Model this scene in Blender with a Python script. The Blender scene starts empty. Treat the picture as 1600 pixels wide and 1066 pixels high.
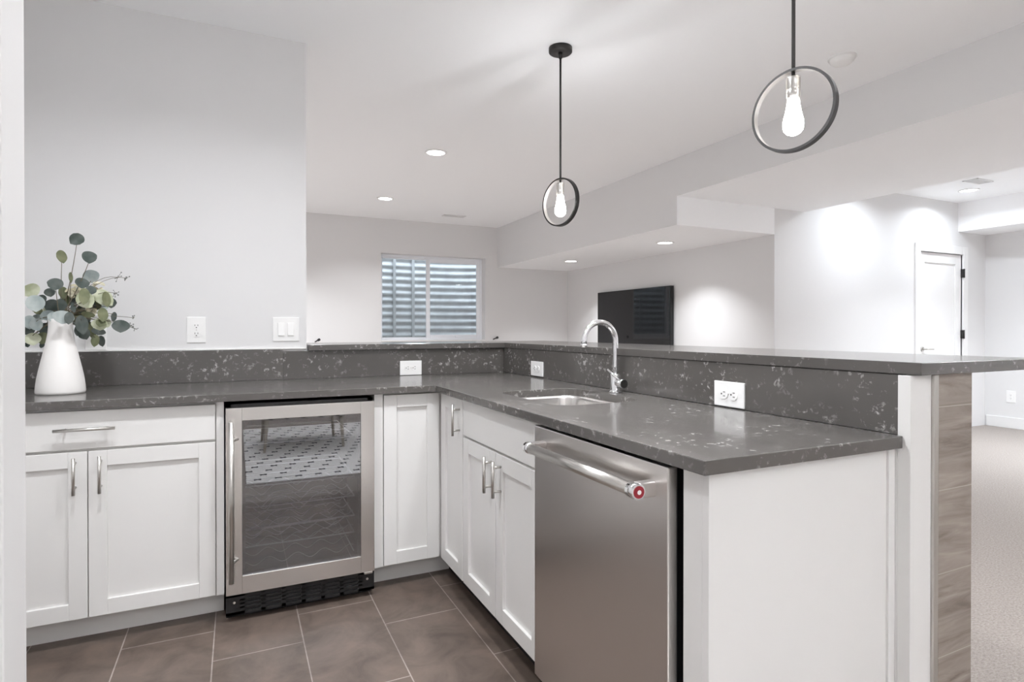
import bpy, bmesh, math, random
from mathutils import Vector, Matrix
random.seed(7)
S = bpy.context.scene
C = S.collection
PI = math.pi

# ------------------------------------------------------------------ camera
F_PX, YAW, PITCH, CY, EYE = 908.25, 25.307, -0.288, 519.9, 1.17
cam = bpy.data.cameras.new('camera')
cam.sensor_fit = 'HORIZONTAL'
cam.sensor_width = 36.0
cam.lens = F_PX / 1600 * 36
cam.shift_y = -(533 - CY) / 1600
cam.clip_start = 0.02
co = bpy.data.objects.new('camera', cam)
C.objects.link(co)
co.location = (0, 0, EYE)
co.rotation_euler = (math.radians(90 + PITCH), 0, math.radians(-YAW))
S.camera = co

# ------------------------------------------------------------------ world, exposure
w = bpy.data.worlds.new('world')
S.world = w
w.use_nodes = True
w.node_tree.nodes['Background'].inputs[0].default_value = (0.90, 0.94, 1.0, 1)
w.node_tree.nodes['Background'].inputs[1].default_value = 2.3
S.view_settings.view_transform = 'Standard'
S.view_settings.look = 'None'
S.view_settings.exposure = 0.43
S.view_settings.gamma = 1.0
S.view_settings.use_curve_mapping = False
S.cycles.max_bounces = 14
S.cycles.diffuse_bounces = 9
K_CAN = 0.62          # common gain of the recessed lamps

# ------------------------------------------------------------------ materials
def mat(name, col=(.8, .8, .8), rough=.5, metal=0.0, spec=.5, **k):
    m = bpy.data.materials.new(name)
    m.use_nodes = True
    b = m.node_tree.nodes['Principled BSDF']
    b.inputs['Base Color'].default_value = (*col, 1)
    b.inputs['Roughness'].default_value = rough
    b.inputs['Metallic'].default_value = metal
    b.inputs['Specular IOR Level'].default_value = spec
    for n, v in k.items():
        b.inputs[n.replace('_', ' ')].default_value = v
    return m

def N(m, t, **k):
    n = m.node_tree.nodes.new(t)
    for a, v in k.items():
        setattr(n, a, v)
    return n

def L(m, a, ao, b, bi):
    m.node_tree.links.new(a.outputs[ao], b.inputs[bi])

def bsdf(m):
    return m.node_tree.nodes['Principled BSDF']

def coords(m, scale=(1, 1, 1), rot=(0, 0, 0), loc=(0, 0, 0)):
    tc = N(m, 'ShaderNodeTexCoord')
    mp = N(m, 'ShaderNodeMapping')
    mp.inputs['Scale'].default_value = scale
    mp.inputs['Rotation'].default_value = rot
    mp.inputs['Location'].default_value = loc
    L(m, tc, 'Object', mp, 'Vector')
    return mp

def ramp(m, stops):
    r = N(m, 'ShaderNodeValToRGB')
    e = r.color_ramp.elements
    while len(e) < len(stops):
        e.new(.5)
    for i, (p, c) in enumerate(stops):
        e[i].position = p
        e[i].color = (*c, 1) if len(c) == 3 else c
    return r

def bump(m, src, out, strength, dist=.01):
    b = N(m, 'ShaderNodeBump')
    b.inputs['Strength'].default_value = strength
    b.inputs['Distance'].default_value = dist
    L(m, src, out, b, 'Height')
    L(m, b, 'Normal', bsdf(m), 'Normal')

def paint(name, col, rough=.6):
    m = mat(name, col, rough, spec=.3)
    mp = coords(m)
    n = N(m, 'ShaderNodeTexNoise')
    n.inputs['Scale'].default_value = 260
    n.inputs['Detail'].default_value = 2
    L(m, mp, 'Vector', n, 'Vector')
    bump(m, n, 'Fac', .06, .001)
    return m

M = {}
M['wall'] = paint('wall_paint', (.74, .735, .735))
M['ceil'] = paint('ceiling_paint', (.94, .945, .955), .8)
M['trim'] = mat('trim_paint', (.82, .815, .81), .35)
M['cab'] = mat('cabinet_paint', (.755, .745, .73), .32)
M['plate'] = mat('white_plastic', (.88, .875, .865), .3)
M['slot'] = mat('dark_slot', (.05, .045, .04), .6)
M['black'] = mat('black_plastic', (.012, .012, .013), .35)
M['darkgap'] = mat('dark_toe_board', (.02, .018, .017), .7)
M['bronze'] = mat('black_bronze_metal', (.038, .036, .035), .4, .5)
M['nickel'] = mat('brushed_nickel', (.62, .60, .57), .28, 1)
M['wire'] = mat('coated_wire', (.42, .42, .43), .25, spec=.8)
M['chrome'] = mat('polished_chrome', (.82, .82, .83), .05, 1)
M['ceramic'] = mat('matt_white_ceramic', (.86, .84, .82), .45)
M['tvblack'] = mat('tv_screen', (.006, .006, .007), .05, spec=.6)
M['red'] = mat('red_enamel', (.30, .012, .025), .3)
M['vinyl'] = mat('white_vinyl', (.86, .88, .92), .35)
M['white_strip'] = mat('white_strip', (.9, .89, .87), .5)

# brushed stainless
def stainless(name, col, rough, sc):
    m = mat(name, col, rough, 1)
    mp = coords(m, sc)
    n = N(m, 'ShaderNodeTexNoise')
    n.inputs['Scale'].default_value = 1.0
    n.inputs['Detail'].default_value = 3
    L(m, mp, 'Vector', n, 'Vector')
    r = N(m, 'ShaderNodeMapRange')
    r.inputs['To Min'].default_value = rough - .012
    r.inputs['To Max'].default_value = rough + .015
    L(m, n, 'Fac', r, 'Value')
    L(m, r, 'Result', bsdf(m), 'Roughness')
    return m
M['steel'] = stainless('stainless_steel', (.74, .72, .70), .26, (2, 2, 900))
M['steelv'] = stainless('stainless_steel_dishwasher', (.72, .69, .67), .30, (500, 500, 3))
M['steelv'].node_tree.nodes['Principled BSDF'].inputs['Anisotropic'].default_value = .4
M['sink'] = stainless('sink_steel', (.70, .68, .66), .25, (300, 4, 4))

# engineered stone with pale flecks
def quartz(name, base, fleck, rough, amount):
    m = mat(name, base, rough, spec=.6)
    mp = coords(m)
    n1 = N(m, 'ShaderNodeTexNoise')       # clusters
    n1.inputs['Scale'].default_value = 6.0
    n1.inputs['Detail'].default_value = 3
    n2 = N(m, 'ShaderNodeTexNoise')       # chips
    n2.inputs['Scale'].default_value = 52
    n2.inputs['Detail'].default_value = 7
    n2.inputs['Roughness'].default_value = .62
    n2.inputs['Distortion'].default_value = .35
    n3 = N(m, 'ShaderNodeTexNoise')       # cloudy tone
    n3.inputs['Scale'].default_value = 2.5
    n3.inputs['Detail'].default_value = 5
    for n in (n1, n2, n3):
        L(m, mp, 'Vector', n, 'Vector')
    r1 = ramp(m, [(.42, (0, 0, 0)), (.62, (1, 1, 1))])
    r2 = ramp(m, [(.565, (0, 0, 0)), (.70, (1, 1, 1))])
    L(m, n1, 'Fac', r1, 'Fac')
    L(m, n2, 'Fac', r2, 'Fac')
    mu = N(m, 'ShaderNodeMath', operation='MULTIPLY')
    L(m, r1, 'Color', mu, 0)
    L(m, r2, 'Color', mu, 1)
    mu2 = N(m, 'ShaderNodeMath', operation='MULTIPLY')
    L(m, mu, 'Value', mu2, 0)
    mu2.inputs[1].default_value = amount
    r3 = ramp(m, [(.3, tuple(c * .86 for c in base)), (.7, tuple(c * 1.16 for c in base))])
    L(m, n3, 'Fac', r3, 'Fac')
    mx = N(m, 'ShaderNodeMixRGB')
    L(m, mu2, 'Value', mx, 'Fac')
    L(m, r3, 'Color', mx, 'Color1')
    mx.inputs['Color2'].default_value = (*fleck, 1)
    L(m, mx, 'Color', bsdf(m), 'Base Color')
    return m
M['quartz'] = quartz('grey_quartz', (.093, .086, .080), (.56, .54, .52), .24, .9)
bsdf(M['quartz']).inputs['Coat Weight'].default_value = .35
bsdf(M['quartz']).inputs['Coat Roughness'].default_value = .07

# kitchen floor tile: running bond, long side along Y
def floor_tile():
    m = mat('brown_grey_porcelain', (.2, .16, .14), .42)
    mp = coords(m, rot=(0, 0, PI / 2), loc=(0, 0, 0))
    mp.inputs['Rotation'].default_value = (0, 0, 0)
    # u = y, v = x
    sx = N(m, 'ShaderNodeSeparateXYZ')
    cb = N(m, 'ShaderNodeCombineXYZ')
    L(m, mp, 'Vector', sx, 'Vector')
    ax = N(m, 'ShaderNodeMath', operation='ADD'); ax.inputs[1].default_value = 6.10 - 2.30 + .0015
    ay = N(m, 'ShaderNodeMath', operation='ADD'); ay.inputs[1].default_value = 6.10 - .225 + .0015
    L(m, sx, 'Y', ax, 0); L(m, sx, 'X', ay, 0)
    L(m, ax, 'Value', cb, 'X'); L(m, ay, 'Value', cb, 'Y')
    br = N(m, 'ShaderNodeTexBrick')
    br.offset = .625
    br.offset_frequency = 2
    for k, v in (('Scale', 1), ('Mortar Size', .0022), ('Mortar Smooth', .1), ('Bias', 0), ('Brick Width', .61), ('Row Height', .305)):
        br.inputs[k].default_value = v
    br.inputs['Color1'].default_value = (.118, .090, .073, 1)
    br.inputs['Color2'].default_value = (.135, .103, .085, 1)
    br.inputs['Mortar'].default_value = (.30, .26, .235, 1)
    L(m, cb, 'Vector', br, 'Vector')
    n = N(m, 'ShaderNodeTexNoise')
    n.inputs['Scale'].default_value = 6.5
    n.inputs['Detail'].default_value = 8
    n.inputs['Roughness'].default_value = .65
    n.inputs['Distortion'].default_value = .6
    L(m, mp, 'Vector', n, 'Vector')
    r = ramp(m, [(.3, (.62, .61, .60)), (.5, (1.0, 1.0, 1.0)), (.72, (1.38, 1.36, 1.34))])
    L(m, n, 'Fac', r, 'Fac')
    mx = N(m, 'ShaderNodeMixRGB', blend_type='MULTIPLY')
    mx.inputs['Fac'].default_value = 1
    L(m, br, 'Color', mx, 'Color1'); L(m, r, 'Color', mx, 'Color2')
    L(m, mx, 'Color', bsdf(m), 'Base Color')
    bump(m, br, 'Fac', -.3, .002)
    return m
M['tile'] = floor_tile()

def carpet():
    m = mat('beige_carpet', (.5, .44, .40), .95, spec=.1)
    mp = coords(m)
    n = N(m, 'ShaderNodeTexNoise')
    n.inputs['Scale'].default_value = 70
    n.inputs['Detail'].default_value = 5
    n.inputs['Roughness'].default_value = .8
    mp2 = coords(m, (1, 2.2, 1), (0, 0, .5))
    n2 = N(m, 'ShaderNodeTexNoise')
    n2.inputs['Scale'].default_value = 55
    L(m, mp2, 'Vector', n, 'Vector')
    L(m, mp, 'Vector', n2, 'Vector')
    r = ramp(m, [(.3, (.23, .20, .182)), (.5, (.38, .34, .312)), (.7, (.50, .455, .42))])
    L(m, n, 'Fac', r, 'Fac')
    L(m, r, 'Color', bsdf(m), 'Base Color')
    bump(m, n, 'Fac', .8, .01)
    return m
M['carpet'] = carpet()

def wood_tile():
    m = mat('grey_oak_look_tile', (.3, .25, .22), .45)
    tc = N(m, 'ShaderNodeTexCoord')
    sep = N(m, 'ShaderNodeSeparateXYZ')
    L(m, tc, 'Object', sep, 'Vector')
    # courses 0.206 high: joint at z = 0.155 + k*0.206
    a = N(m, 'ShaderNodeMath', operation='ADD'); a.inputs[1].default_value = -.155 + .824
    L(m, sep, 'Z', a, 0)
    d = N(m, 'ShaderNodeMath', operation='DIVIDE'); d.inputs[1].default_value = .206
    L(m, a, 'Value', d, 0)
    fl = N(m, 'ShaderNodeMath', operation='FLOOR'); L(m, d, 'Value', fl, 0)
    fr = N(m, 'ShaderNodeMath', operation='FRACT'); L(m, d, 'Value', fr, 0)
    of = N(m, 'ShaderNodeMath', operation='MULTIPLY'); of.inputs[1].default_value = 3.37
    L(m, fl, 'Value', of, 0)
    cb = N(m, 'ShaderNodeCombineXYZ')
    ax = N(m, 'ShaderNodeMath', operation='ADD'); L(m, sep, 'X', ax, 0); L(m, sep, 'Y', ax, 1)
    ax2 = N(m, 'ShaderNodeMath', operation='ADD'); L(m, ax, 'Value', ax2, 0); L(m, of, 'Value', ax2, 1)
    az = N(m, 'ShaderNodeMath', operation='MULTIPLY'); az.inputs[1].default_value = 9
    L(m, sep, 'Z', az, 0)
    L(m, ax2, 'Value', cb, 'X'); L(m, az, 'Value', cb, 'Z'); L(m, of, 'Value', cb, 'Y')
    n = N(m, 'ShaderNodeTexNoise')
    n.inputs['Scale'].default_value = 3.2
    n.inputs['Detail'].default_value = 6
    n.inputs['Distortion'].default_value = 1.1
    n.inputs['Roughness'].default_value = .6
    L(m, cb, 'Vector', n, 'Vector')
    r = ramp(m, [(.28, (.13, .10, .083)), (.45, (.24, .20, .172)), (.60, (.31, .265, .23)), (.75, (.40, .35, .31))])
    L(m, n, 'Fac', r, 'Fac')
    # joint
    cmp_ = N(m, 'ShaderNodeMath', operation='LESS_THAN'); cmp_.inputs[1].default_value = .012
    L(m, fr, 'Value', cmp_, 0)
    mx = N(m, 'ShaderNodeMixRGB')
    L(m, cmp_, 'Value', mx, 'Fac'); L(m, r, 'Color', mx, 'Color1')
    mx.inputs['Color2'].default_value = (.42, .38, .34, 1)
    L(m, mx, 'Color', bsdf(m), 'Base Color')
    bump(m, n, 'Fac', .15, .002)
    return m
M['woodtile'] = wood_tile()

def leafmat(name, a, b):
    m = mat(name, a, .6, spec=.3)
    oi = coords(m)
    n = N(m, 'ShaderNodeTexNoise')
    n.inputs['Scale'].default_value = 22
    L(m, oi, 'Vector', n, 'Vector')
    r = ramp(m, [(.35, a), (.65, b)])
    L(m, n, 'Fac', r, 'Fac')
    L(m, r, 'Color', bsdf(m), 'Base Color')
    return m
M['leaf_dark'] = leafmat('eucalyptus_dark', (.055, .072, .064), (.115, .13, .12))
M['leaf_grey'] = leafmat('eucalyptus_grey', (.30, .35, .345), (.44, .48, .465))
M['leaf_olive'] = leafmat('eucalyptus_olive', (.11, .125, .065), (.20, .21, .12))
M['leaf_pale'] = leafmat('eucalyptus_pale', (.40, .43, .28), (.58, .60, .46))
M['stem'] = mat('stem_brown', (.13, .11, .07), .6)
M['cream'] = leafmat('cream_petals', (.62, .57, .38), (.78, .74, .60))
M['berry'] = mat('grey_buds', (.22, .23, .22), .6)

def glass(name, tint, refl_fac, rough=0.0, refl=(1, 1, 1)):
    m = bpy.data.materials.new(name)
    m.use_nodes = True
    nt = m.node_tree
    nt.nodes.remove(nt.nodes['Principled BSDF'])
    t = N(m, 'ShaderNodeBsdfTransparent'); t.inputs[0].default_value = (*tint, 1)
    g = N(m, 'ShaderNodeBsdfGlossy'); g.inputs['Roughness'].default_value = rough
    g.inputs[0].default_value = (*refl, 1)
    f = N(m, 'ShaderNodeFresnel'); f.inputs[0].default_value = 1.5
    ad = N(m, 'ShaderNodeMath', operation='ADD'); ad.inputs[1].default_value = refl_fac
    L(m, f, 0, ad, 0)
    mx = N(m, 'ShaderNodeMixShader')
    L(m, ad, 0, mx, 0); L(m, t, 0, mx, 1); L(m, g, 0, mx, 2)
    L(m, mx, 0, nt.nodes['Material Output'], 0)
    return m
M['winglass'] = glass('window_pane', (.92, .96, .97), .02)
M['fridgeglass'] = glass('tinted_fridge_glass', (.78, .80, .84), .13)

def emit(name, col, s):
    m = bpy.data.materials.new(name)
    m.use_nodes = True
    b = bsdf(m)
    b.inputs['Base Color'].default_value = (*col, 1)
    b.inputs['Emission Color'].default_value = (*col, 1)
    b.inputs['Emission Strength'].default_value = s
    return m
M['lens'] = emit('lamp_lens', (1, 1, 1), 8)
M['bulb'] = emit('bulb_glass', (1, .96, .92), 22)

# corrugated galvanised steel of the window well
def galv():
    m = mat('galvanised_steel', (.50, .54, .58), .45, .55)
    mp = coords(m)
    n = N(m, 'ShaderNodeTexNoise')
    n.inputs['Scale'].default_value = 6
    n.inputs['Detail'].default_value = 5
    L(m, mp, 'Vector', n, 'Vector')
    r = ramp(m, [(.3, (.54, .55, .57)), (.7, (.70, .72, .74))])
    L(m, n, 'Fac', r, 'Fac')
    L(m, r, 'Color', bsdf(m), 'Base Color')
    return m
M['galv'] = galv()

def rugmat():
    m = mat('rug_weave', (.72, .70, .67), .95, spec=.1)
    mp = coords(m)
    sx = N(m, 'ShaderNodeSeparateXYZ'); L(m, mp, 'Vector', sx, 'Vector')
    def mth(op, a, bb):
        n = N(m, 'ShaderNodeMath', operation=op)
        for i, q in enumerate((a, bb)):
            if isinstance(q, (int, float)): n.inputs[i].default_value = q
            elif q is not None: m.node_tree.links.new(q, n.inputs[i])
        return n.outputs[0]
    row = mth('FLOOR', mth('DIVIDE', sx.outputs['Y'], .15), None)
    fy_ = mth('ABSOLUTE', mth('SUBTRACT', mth('FRACT', mth('DIVIDE', sx.outputs['Y'], .15), None), .5), None)
    xs = mth('DIVIDE', mth('ADD', sx.outputs['X'], mth('MULTIPLY', row, .047)), .15)
    fx_ = mth('ABSOLUTE', mth('SUBTRACT', mth('FRACT', xs, None), .5), None)
    thick = mth('ADD', .09, mth('MULTIPLY', fx_, .6))
    ink = mth('MULTIPLY', mth('LESS_THAN', fx_, .17), mth('LESS_THAN', fy_, thick))
    mx = N(m, 'ShaderNodeMixRGB'); m.node_tree.links.new(ink, mx.inputs['Fac'])
    mx.inputs['Color1'].default_value = (.86, .84, .82, 1); mx.inputs['Color2'].default_value = (.03, .03, .035, 1)
    L(m, mx, 'Color', bsdf(m), 'Base Color')
    return m
M['rug'] = rugmat()
M['palewood'] = mat('pale_wood', (.55, .50, .43), .45)
def stripes():
    m = mat('striped_upholstery', (.5, .5, .5), .9)
    mp = coords(m)
    wv = N(m, 'ShaderNodeTexWave', bands_direction='DIAGONAL')
    wv.inputs['Scale'].default_value = 4.2
    wv.inputs['Distortion'].default_value = 1.2
    L(m, mp, 'Vector', wv, 'Vector')
    r = ramp(m, [(.0, (.03, .03, .035)), (.14, (.03, .03, .035)), (.2, (.5, .49, .46)), (1, (.5, .49, .46))])
    L(m, wv, 'Fac', r, 'Fac')
    L(m, r, 'Color', bsdf(m), 'Base Color')
    return m
M['stripe'] = stripes()

# ------------------------------------------------------------------ mesh helpers
class MB:
    """collects shapes for ONE mesh object"""
    def __init__(s):
        s.bm = bmesh.new()
    def box(s, x0, x1, y0, y1, z0, z1, bev=0, mi=0, seg=2):
        b = bmesh.new()
        bmesh.ops.create_cube(b, size=1)
        for v in b.verts:
            v.co = Vector(((x0 + x1) / 2 + v.co.x * (x1 - x0), (y0 + y1) / 2 + v.co.y * (y1 - y0), (z0 + z1) / 2 + v.co.z * (z1 - z0)))
        if bev:
            bmesh.ops.bevel(b, geom=b.edges[:], offset=bev, segments=seg, profile=.5, affect='EDGES')
        s.take(b, mi)
        return s
    def take(s, b, mi=0, smooth=None, mtx=None):
        vs = {}
        for v in b.verts:
            vs[v] = s.bm.verts.new(mtx @ v.co if mtx else v.co)
        for f in b.faces:
            try:
                nf = s.bm.faces.new([vs[v] for v in f.verts])
                nf.material_index = mi if mi else f.material_index
                nf.smooth = f.smooth if smooth is None else smooth
            except ValueError:
                pass
        b.free()
    def cyl(s, p0, p1, r0, r1=None, n=24, mi=0, caps=True):
        p0, p1 = Vector(p0), Vector(p1)
        r1 = r0 if r1 is None else r1
        d = (p1 - p0).normalized()
        a = d.orthogonal().normalized(); b = d.cross(a)
        R0 = [s.bm.verts.new(p0 + (a * math.cos(t) + b * math.sin(t)) * r0) for t in [2 * PI * i / n for i in range(n)]]
        R1 = [s.bm.verts.new(p1 + (a * math.cos(t) + b * math.sin(t)) * r1) for t in [2 * PI * i / n for i in range(n)]]
        for i in range(n):
            f = s.bm.faces.new([R0[i], R0[(i + 1) % n], R1[(i + 1) % n], R1[i]]); f.smooth = True; f.material_index = mi
        if caps:
            f = s.bm.faces.new(R0[::-1]); f.material_index = mi
            f = s.bm.faces.new(R1); f.material_index = mi
        return s
    def tube(s, pts, r, n=12, closed=False, mi=0, radii=None):
        pts = [Vector(p) for p in pts]
        m = len(pts); rings = []
        up = None
        for i, p in enumerate(pts):
            if closed:
                d = (pts[(i + 1) % m] - pts[i - 1]).normalized()
            else:
                d = (pts[min(i + 1, m - 1)] - pts[max(i - 1, 0)]).normalized()
            if up is None:
                up = d.orthogonal().normalized()
            up = (up - d * up.dot(d)).normalized()
            b = d.cross(up)
            rr = radii[i] if radii else r
            rings.append([s.bm.verts.new(p + (up * math.cos(t) + b * math.sin(t)) * rr) for t in [2 * PI * k / n for k in range(n)]])
        for i in range(m if closed else m - 1):
            A, B = rings[i], rings[(i + 1) % m]
            for k in range(n):
                f = s.bm.faces.new([A[k], A[(k + 1) % n], B[(k + 1) % n], B[k]]); f.smooth = True; f.material_index = mi
        if not closed:
            s.bm.faces.new(rings[0][::-1]).material_index = mi
            s.bm.faces.new(rings[-1]).material_index = mi
        return s
    def lathe(s, prof, cx=0, cy=0, n=48, mi=0, cap0=True, cap1=False):
        rings = []
        for r, z in prof:
            rings.append([s.bm.verts.new((cx + r * math.cos(2 * PI * k / n), cy + r * math.sin(2 * PI * k / n), z)) for k in range(n)])
        for A, B in zip(rings, rings[1:]):
            for k in range(n):
                f = s.bm.faces.new([A[k], A[(k + 1) % n], B[(k + 1) % n], B[k]]); f.smooth = True; f.material_index = mi
        if cap0: s.bm.faces.new(rings[0][::-1]).material_index = mi
        if cap1: s.bm.faces.new(rings[-1]).material_index = mi
        return s
    def quad(s, *p, mi=0):
        f = s.bm.faces.new([s.bm.verts.new(q) for q in p]); f.material_index = mi
        return s
    def build(s, name, mats, parent=None, loc=None, bevel=0, recalc=True):
        if recalc:
            bmesh.ops.recalc_face_normals(s.bm, faces=s.bm.faces[:])
        me = bpy.data.meshes.new(name)
        s.bm.to_mesh(me); s.bm.free()
        for m_ in (mats if isinstance(mats, (list, tuple)) else [mats]):
            me.materials.append(M[m_])
        o = bpy.data.objects.new(name, me)
        C.objects.link(o)
        if parent is not None:
            o.parent = parent
            # geometry is given in world space: undo the parent's location
            off = Vector(wloc(parent))
            me.transform(Matrix.Translation(-off))
        elif loc is not None:
            me.transform(Matrix.Translation(-Vector(loc)))
            o.location = loc
        if bevel:
            b = o.modifiers.new('bevel', 'BEVEL'); b.width = bevel; b.segments = 2; b.limit_method = 'ANGLE'
        return o

def wloc(o):
    v = Vector((0, 0, 0))
    while o is not None:
        v += Vector(o.location); o = o.parent
    return v

def tag(o, label=None, cat=None, group=None, kind=None):
    if label: o['label'] = label
    if cat: o['category'] = cat
    if group: o['group'] = group
    if kind: o['kind'] = kind
    return o

def thing(name, label, cat, loc=(0, 0, 0), group=None):
    o = bpy.data.objects.new(name, None)
    o.empty_display_size = .05
    C.objects.link(o)
    o.location = loc
    return tag(o, label, cat, group)

def struct(o, label=None, cat=None):
    return tag(o, label, cat, kind='structure')

def copy_tree(o, parent=None):
    c = o.copy(); C.objects.link(c)
    if parent is not None: c.parent = parent
    for ch in list(o.children): copy_tree(ch, c)
    return c

def proj_xy(px, py, Y):
    """photo pixel -> point on the vertical plane y = Y (calibration of the photograph)"""
    yw, pt = math.radians(YAW), math.radians(PITCH)
    f = Vector((math.sin(yw) * math.cos(pt), math.cos(yw) * math.cos(pt), math.sin(pt)))
    r = Vector((math.cos(yw), -math.sin(yw), 0)); u = r.cross(f)
    d = f * F_PX + r * (px - 800) + u * (CY - py)
    t = Y / d.y
    return Vector((0, 0, EYE)) + d * t

# ================================================================== SHELL
ZC = 2.667           # ceiling
YK = 3.215           # kitchen back wall face
XP = 1.475           # kitchen face of the peninsula half wall
YF = 7.824           # far wall
XB = 3.465           # beam face
XT = 4.66            # wall with the television
YD = 3.967           # wall with the door
XR = 8.30            # right wall
YB = -3.6            # where the modelled room stops behind the camera

struct(MB().box(-1.1, 1.56, .84, YK + .1, -.06, 0).build('floor', 'tile'), 'brown grey rectangular floor tiles of the kitchen', 'floor')
struct(MB().box(-1.1, XR, YB, .84, -.06, 0).box(1.56, XR, .84, YK + .1, -.06, 0).box(-1.1, XR, YK + .1, YF + .15, -.06, 0).build('floor', 'carpet'), 'beige carpet beyond the bar', 'floor')
struct(MB().box(-1.1, XR + .1, YB, YF + .15, ZC, ZC + .1).build('ceiling', 'ceil'), 'flat white ceiling', 'ceiling')
struct(MB().box(XB, 5.08, YB, YD, 2.335, ZC).build('ceiling_beam', ['wall', 'ceil']), 'long grey beam dropping below the ceiling', 'ceiling')
struct(MB().box(XB, XT, YD, YF, 2.085, ZC).build('ceiling_soffit', ['wall', 'ceil']), 'low soffit in front of the television wall', 'ceiling')
for o in C.objects:
    if o.name in ('ceiling_beam', 'ceiling_soffit'):
        for p in o.data.polygons:
            if p.normal.z < -.5 or p.normal.y < -.5: p.material_index = 1
struct(MB().box(7.72, XR, YB, YD, 2.329, ZC).build('ceiling_bulkhead', 'ceil'), 'white bulkhead along the right wall', 'ceiling')
struct(MB().box(-1.1, .328, YK, YK + .125, 0, ZC).build('wall_back', 'wall'), 'grey kitchen wall behind the vase', 'wall')
struct(MB().box(-1.07, -.95, YB, YK, 0, ZC).build('wall_left', 'wall'), 'kitchen wall at the left end of the counter', 'wall')
struct(MB().box(-.949, -.287, 1.005, 1.1, 0, ZC, .002).build('wall_entry', 'trim'), 'white wall end at the left edge of the view', 'wall')
struct(MB().box(-1.07, XR + .1, YB - .1, YB, 0, ZC).build('wall_behind', 'wall'), 'grey wall behind the camera', 'wall')
# far wall with the window opening
wx0, wx1, wz0, wz1 = 1.752, 3.268, 1.012, 2.206
b = MB()
b.box(-1.1, wx0, YF, YF + .2, 0, ZC).box(wx1, XT + .1, YF, YF + .2, 0, ZC)
b.box(wx0, wx1, YF, YF + .2, 0, wz0).box(wx0, wx1, YF, YF + .2, wz1, ZC)
struct(b.build('wall_far', 'wall'), 'far grey wall holding the window', 'wall')
struct(MB().box(-1.1, -1.0, YK + .125, YF, 0, ZC).build('wall_far_left', 'wall'), 'left wall of the far room', 'wall')
struct(MB().box(XT, XT + .1, YD + .12, YF, 0, ZC).build('wall_television', 'wall'), 'grey wall behind the television', 'wall')
dx0, dx1, dz1 = 6.955, 7.80, 2.06
b = MB()
b.box(XT, dx0, YD, YD + .12, 0, ZC).box(dx1, XR + .1, YD, YD + .12, 0, ZC).box(dx0, dx1, YD, YD + .12, dz1, ZC)
struct(b.build('wall_door', 'wall'), 'bright white wall with the door', 'wall')
struct(MB().box(XR, XR + .1, YB, YD, 0, ZC).build('wall_right', 'wall'), 'pale wall at the right edge', 'wall')

# baseboards
def skirting(name, x0, x1, y0, y1):
    b = MB(); b.box(x0, x1, y0, y1, 0, .13, .004)
    return struct(b.build(name, 'trim'), 'white baseboard', 'baseboard')
skirting('baseboard_right', XR - .016, XR, YB, YD - .02)
skirting('baseboard_door', XT, dx0 - .095, YD - .016, YD)
skirting('baseboard_television', XT - .016, XT, YD, YF)
skirting('baseboard_far', -1, XT - .016, YF - .016, YF)

# ---- door
d = thing('door_1', 'white single panel door with three dark hinges', 'door', (dx0, YD, 0)); tag(d, kind='structure')
b = MB()
b.box(dx0 + .004, dx1 - .004, YD + .02, YD + .058, .012, dz1 - .004)
st = .115
b.box(dx0 + .004, dx0 + .004 + st, YD + .008, YD + .021, .012, dz1 - .004, .003)
b.box(dx1 - .004 - st, dx1 - .004, YD + .008, YD + .021, .012, dz1 - .004, .003)
b.box(dx0 + st, dx1 - st, YD + .008, YD + .021, dz1 - .004 - st, dz1 - .004, .003)
b.box(dx0 + st, dx1 - st, YD + .008, YD + .021, .012, .25, .003)
panel = b.build('door_leaf', 'trim', d)
b = MB()
b.box(dx0 - .09, dx0, YD - .02, YD + .02, 0, dz1 + .09, .003)
b.box(dx1, dx1 + .09, YD - .02, YD + .02, 0, dz1 + .09, .003)
b.box(dx0, dx1, YD - .02, YD + .02, dz1, dz1 + .09, .003)
b.build('door_casing', 'trim', d)
for z in (1.84, 1.115, .36):
    b = MB(); b.box(dx1 - .018, dx1 + .014, YD - .024, YD + .006, z - .05, z + .05, .002)
    b.cyl((dx1 - .002, YD - .026, z - .052), (dx1 - .002, YD - .026, z + .052), .007, n=12)
    b.build('hinge', 'bronze', d)
b = MB()
b.cyl((dx0 + .07, YD + .008, .95), (dx0 + .07, YD - .004, .95), .028)
b.cyl((dx0 + .07, YD - .004, .95), (dx0 + .07, YD - .05, .95), .009)
b.tube([(dx0 + .06, YD - .05, .95), (dx0 + .12, YD - .052, .95), (dx0 + .19, YD - .05, .948)], .008)
b.build('door_handle', 'nickel', d)

# ---- window
wn = thing('window_1', 'white two pane sliding basement window looking onto corrugated steel', 'window', (wx0, YF, wz0)); tag(wn, kind='structure')
yw = YF + .125
def frame(b, x0, x1, z0, z1, y0, y1, t, bev=.004):
    b.box(x0, x0 + t, y0, y1, z0, z1, bev); b.box(x1 - t, x1, y0, y1, z0, z1, bev)
    b.box(x0 + t, x1 - t, y0, y1, z0, z0 + t, bev); b.box(x0 + t, x1 - t, y0, y1, z1 - t, z1, bev)
b = MB(); frame(b, wx0, wx1, wz0, wz1, yw, yw + .07, .035)
b.build('window_frame', 'vinyl', wn)
b = MB(); frame(b, wx0 + .03, 2.475, wz0 + .03, wz1 - .03, yw + .035, yw + .06, .022)
sl = b.build('fixed_sash', 'vinyl', wn)
MB().box(wx0 + .05, 2.46, yw + .045, yw + .05, wz0 + .05, wz1 - .05).build('window_pane', 'winglass', sl)
b = MB(); frame(b, 2.42, wx1 - .03, wz0 + .03, wz1 - .03, yw + .004, yw + .032, .055)
sr = b.build('sliding_sash', 'vinyl', wn)
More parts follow.
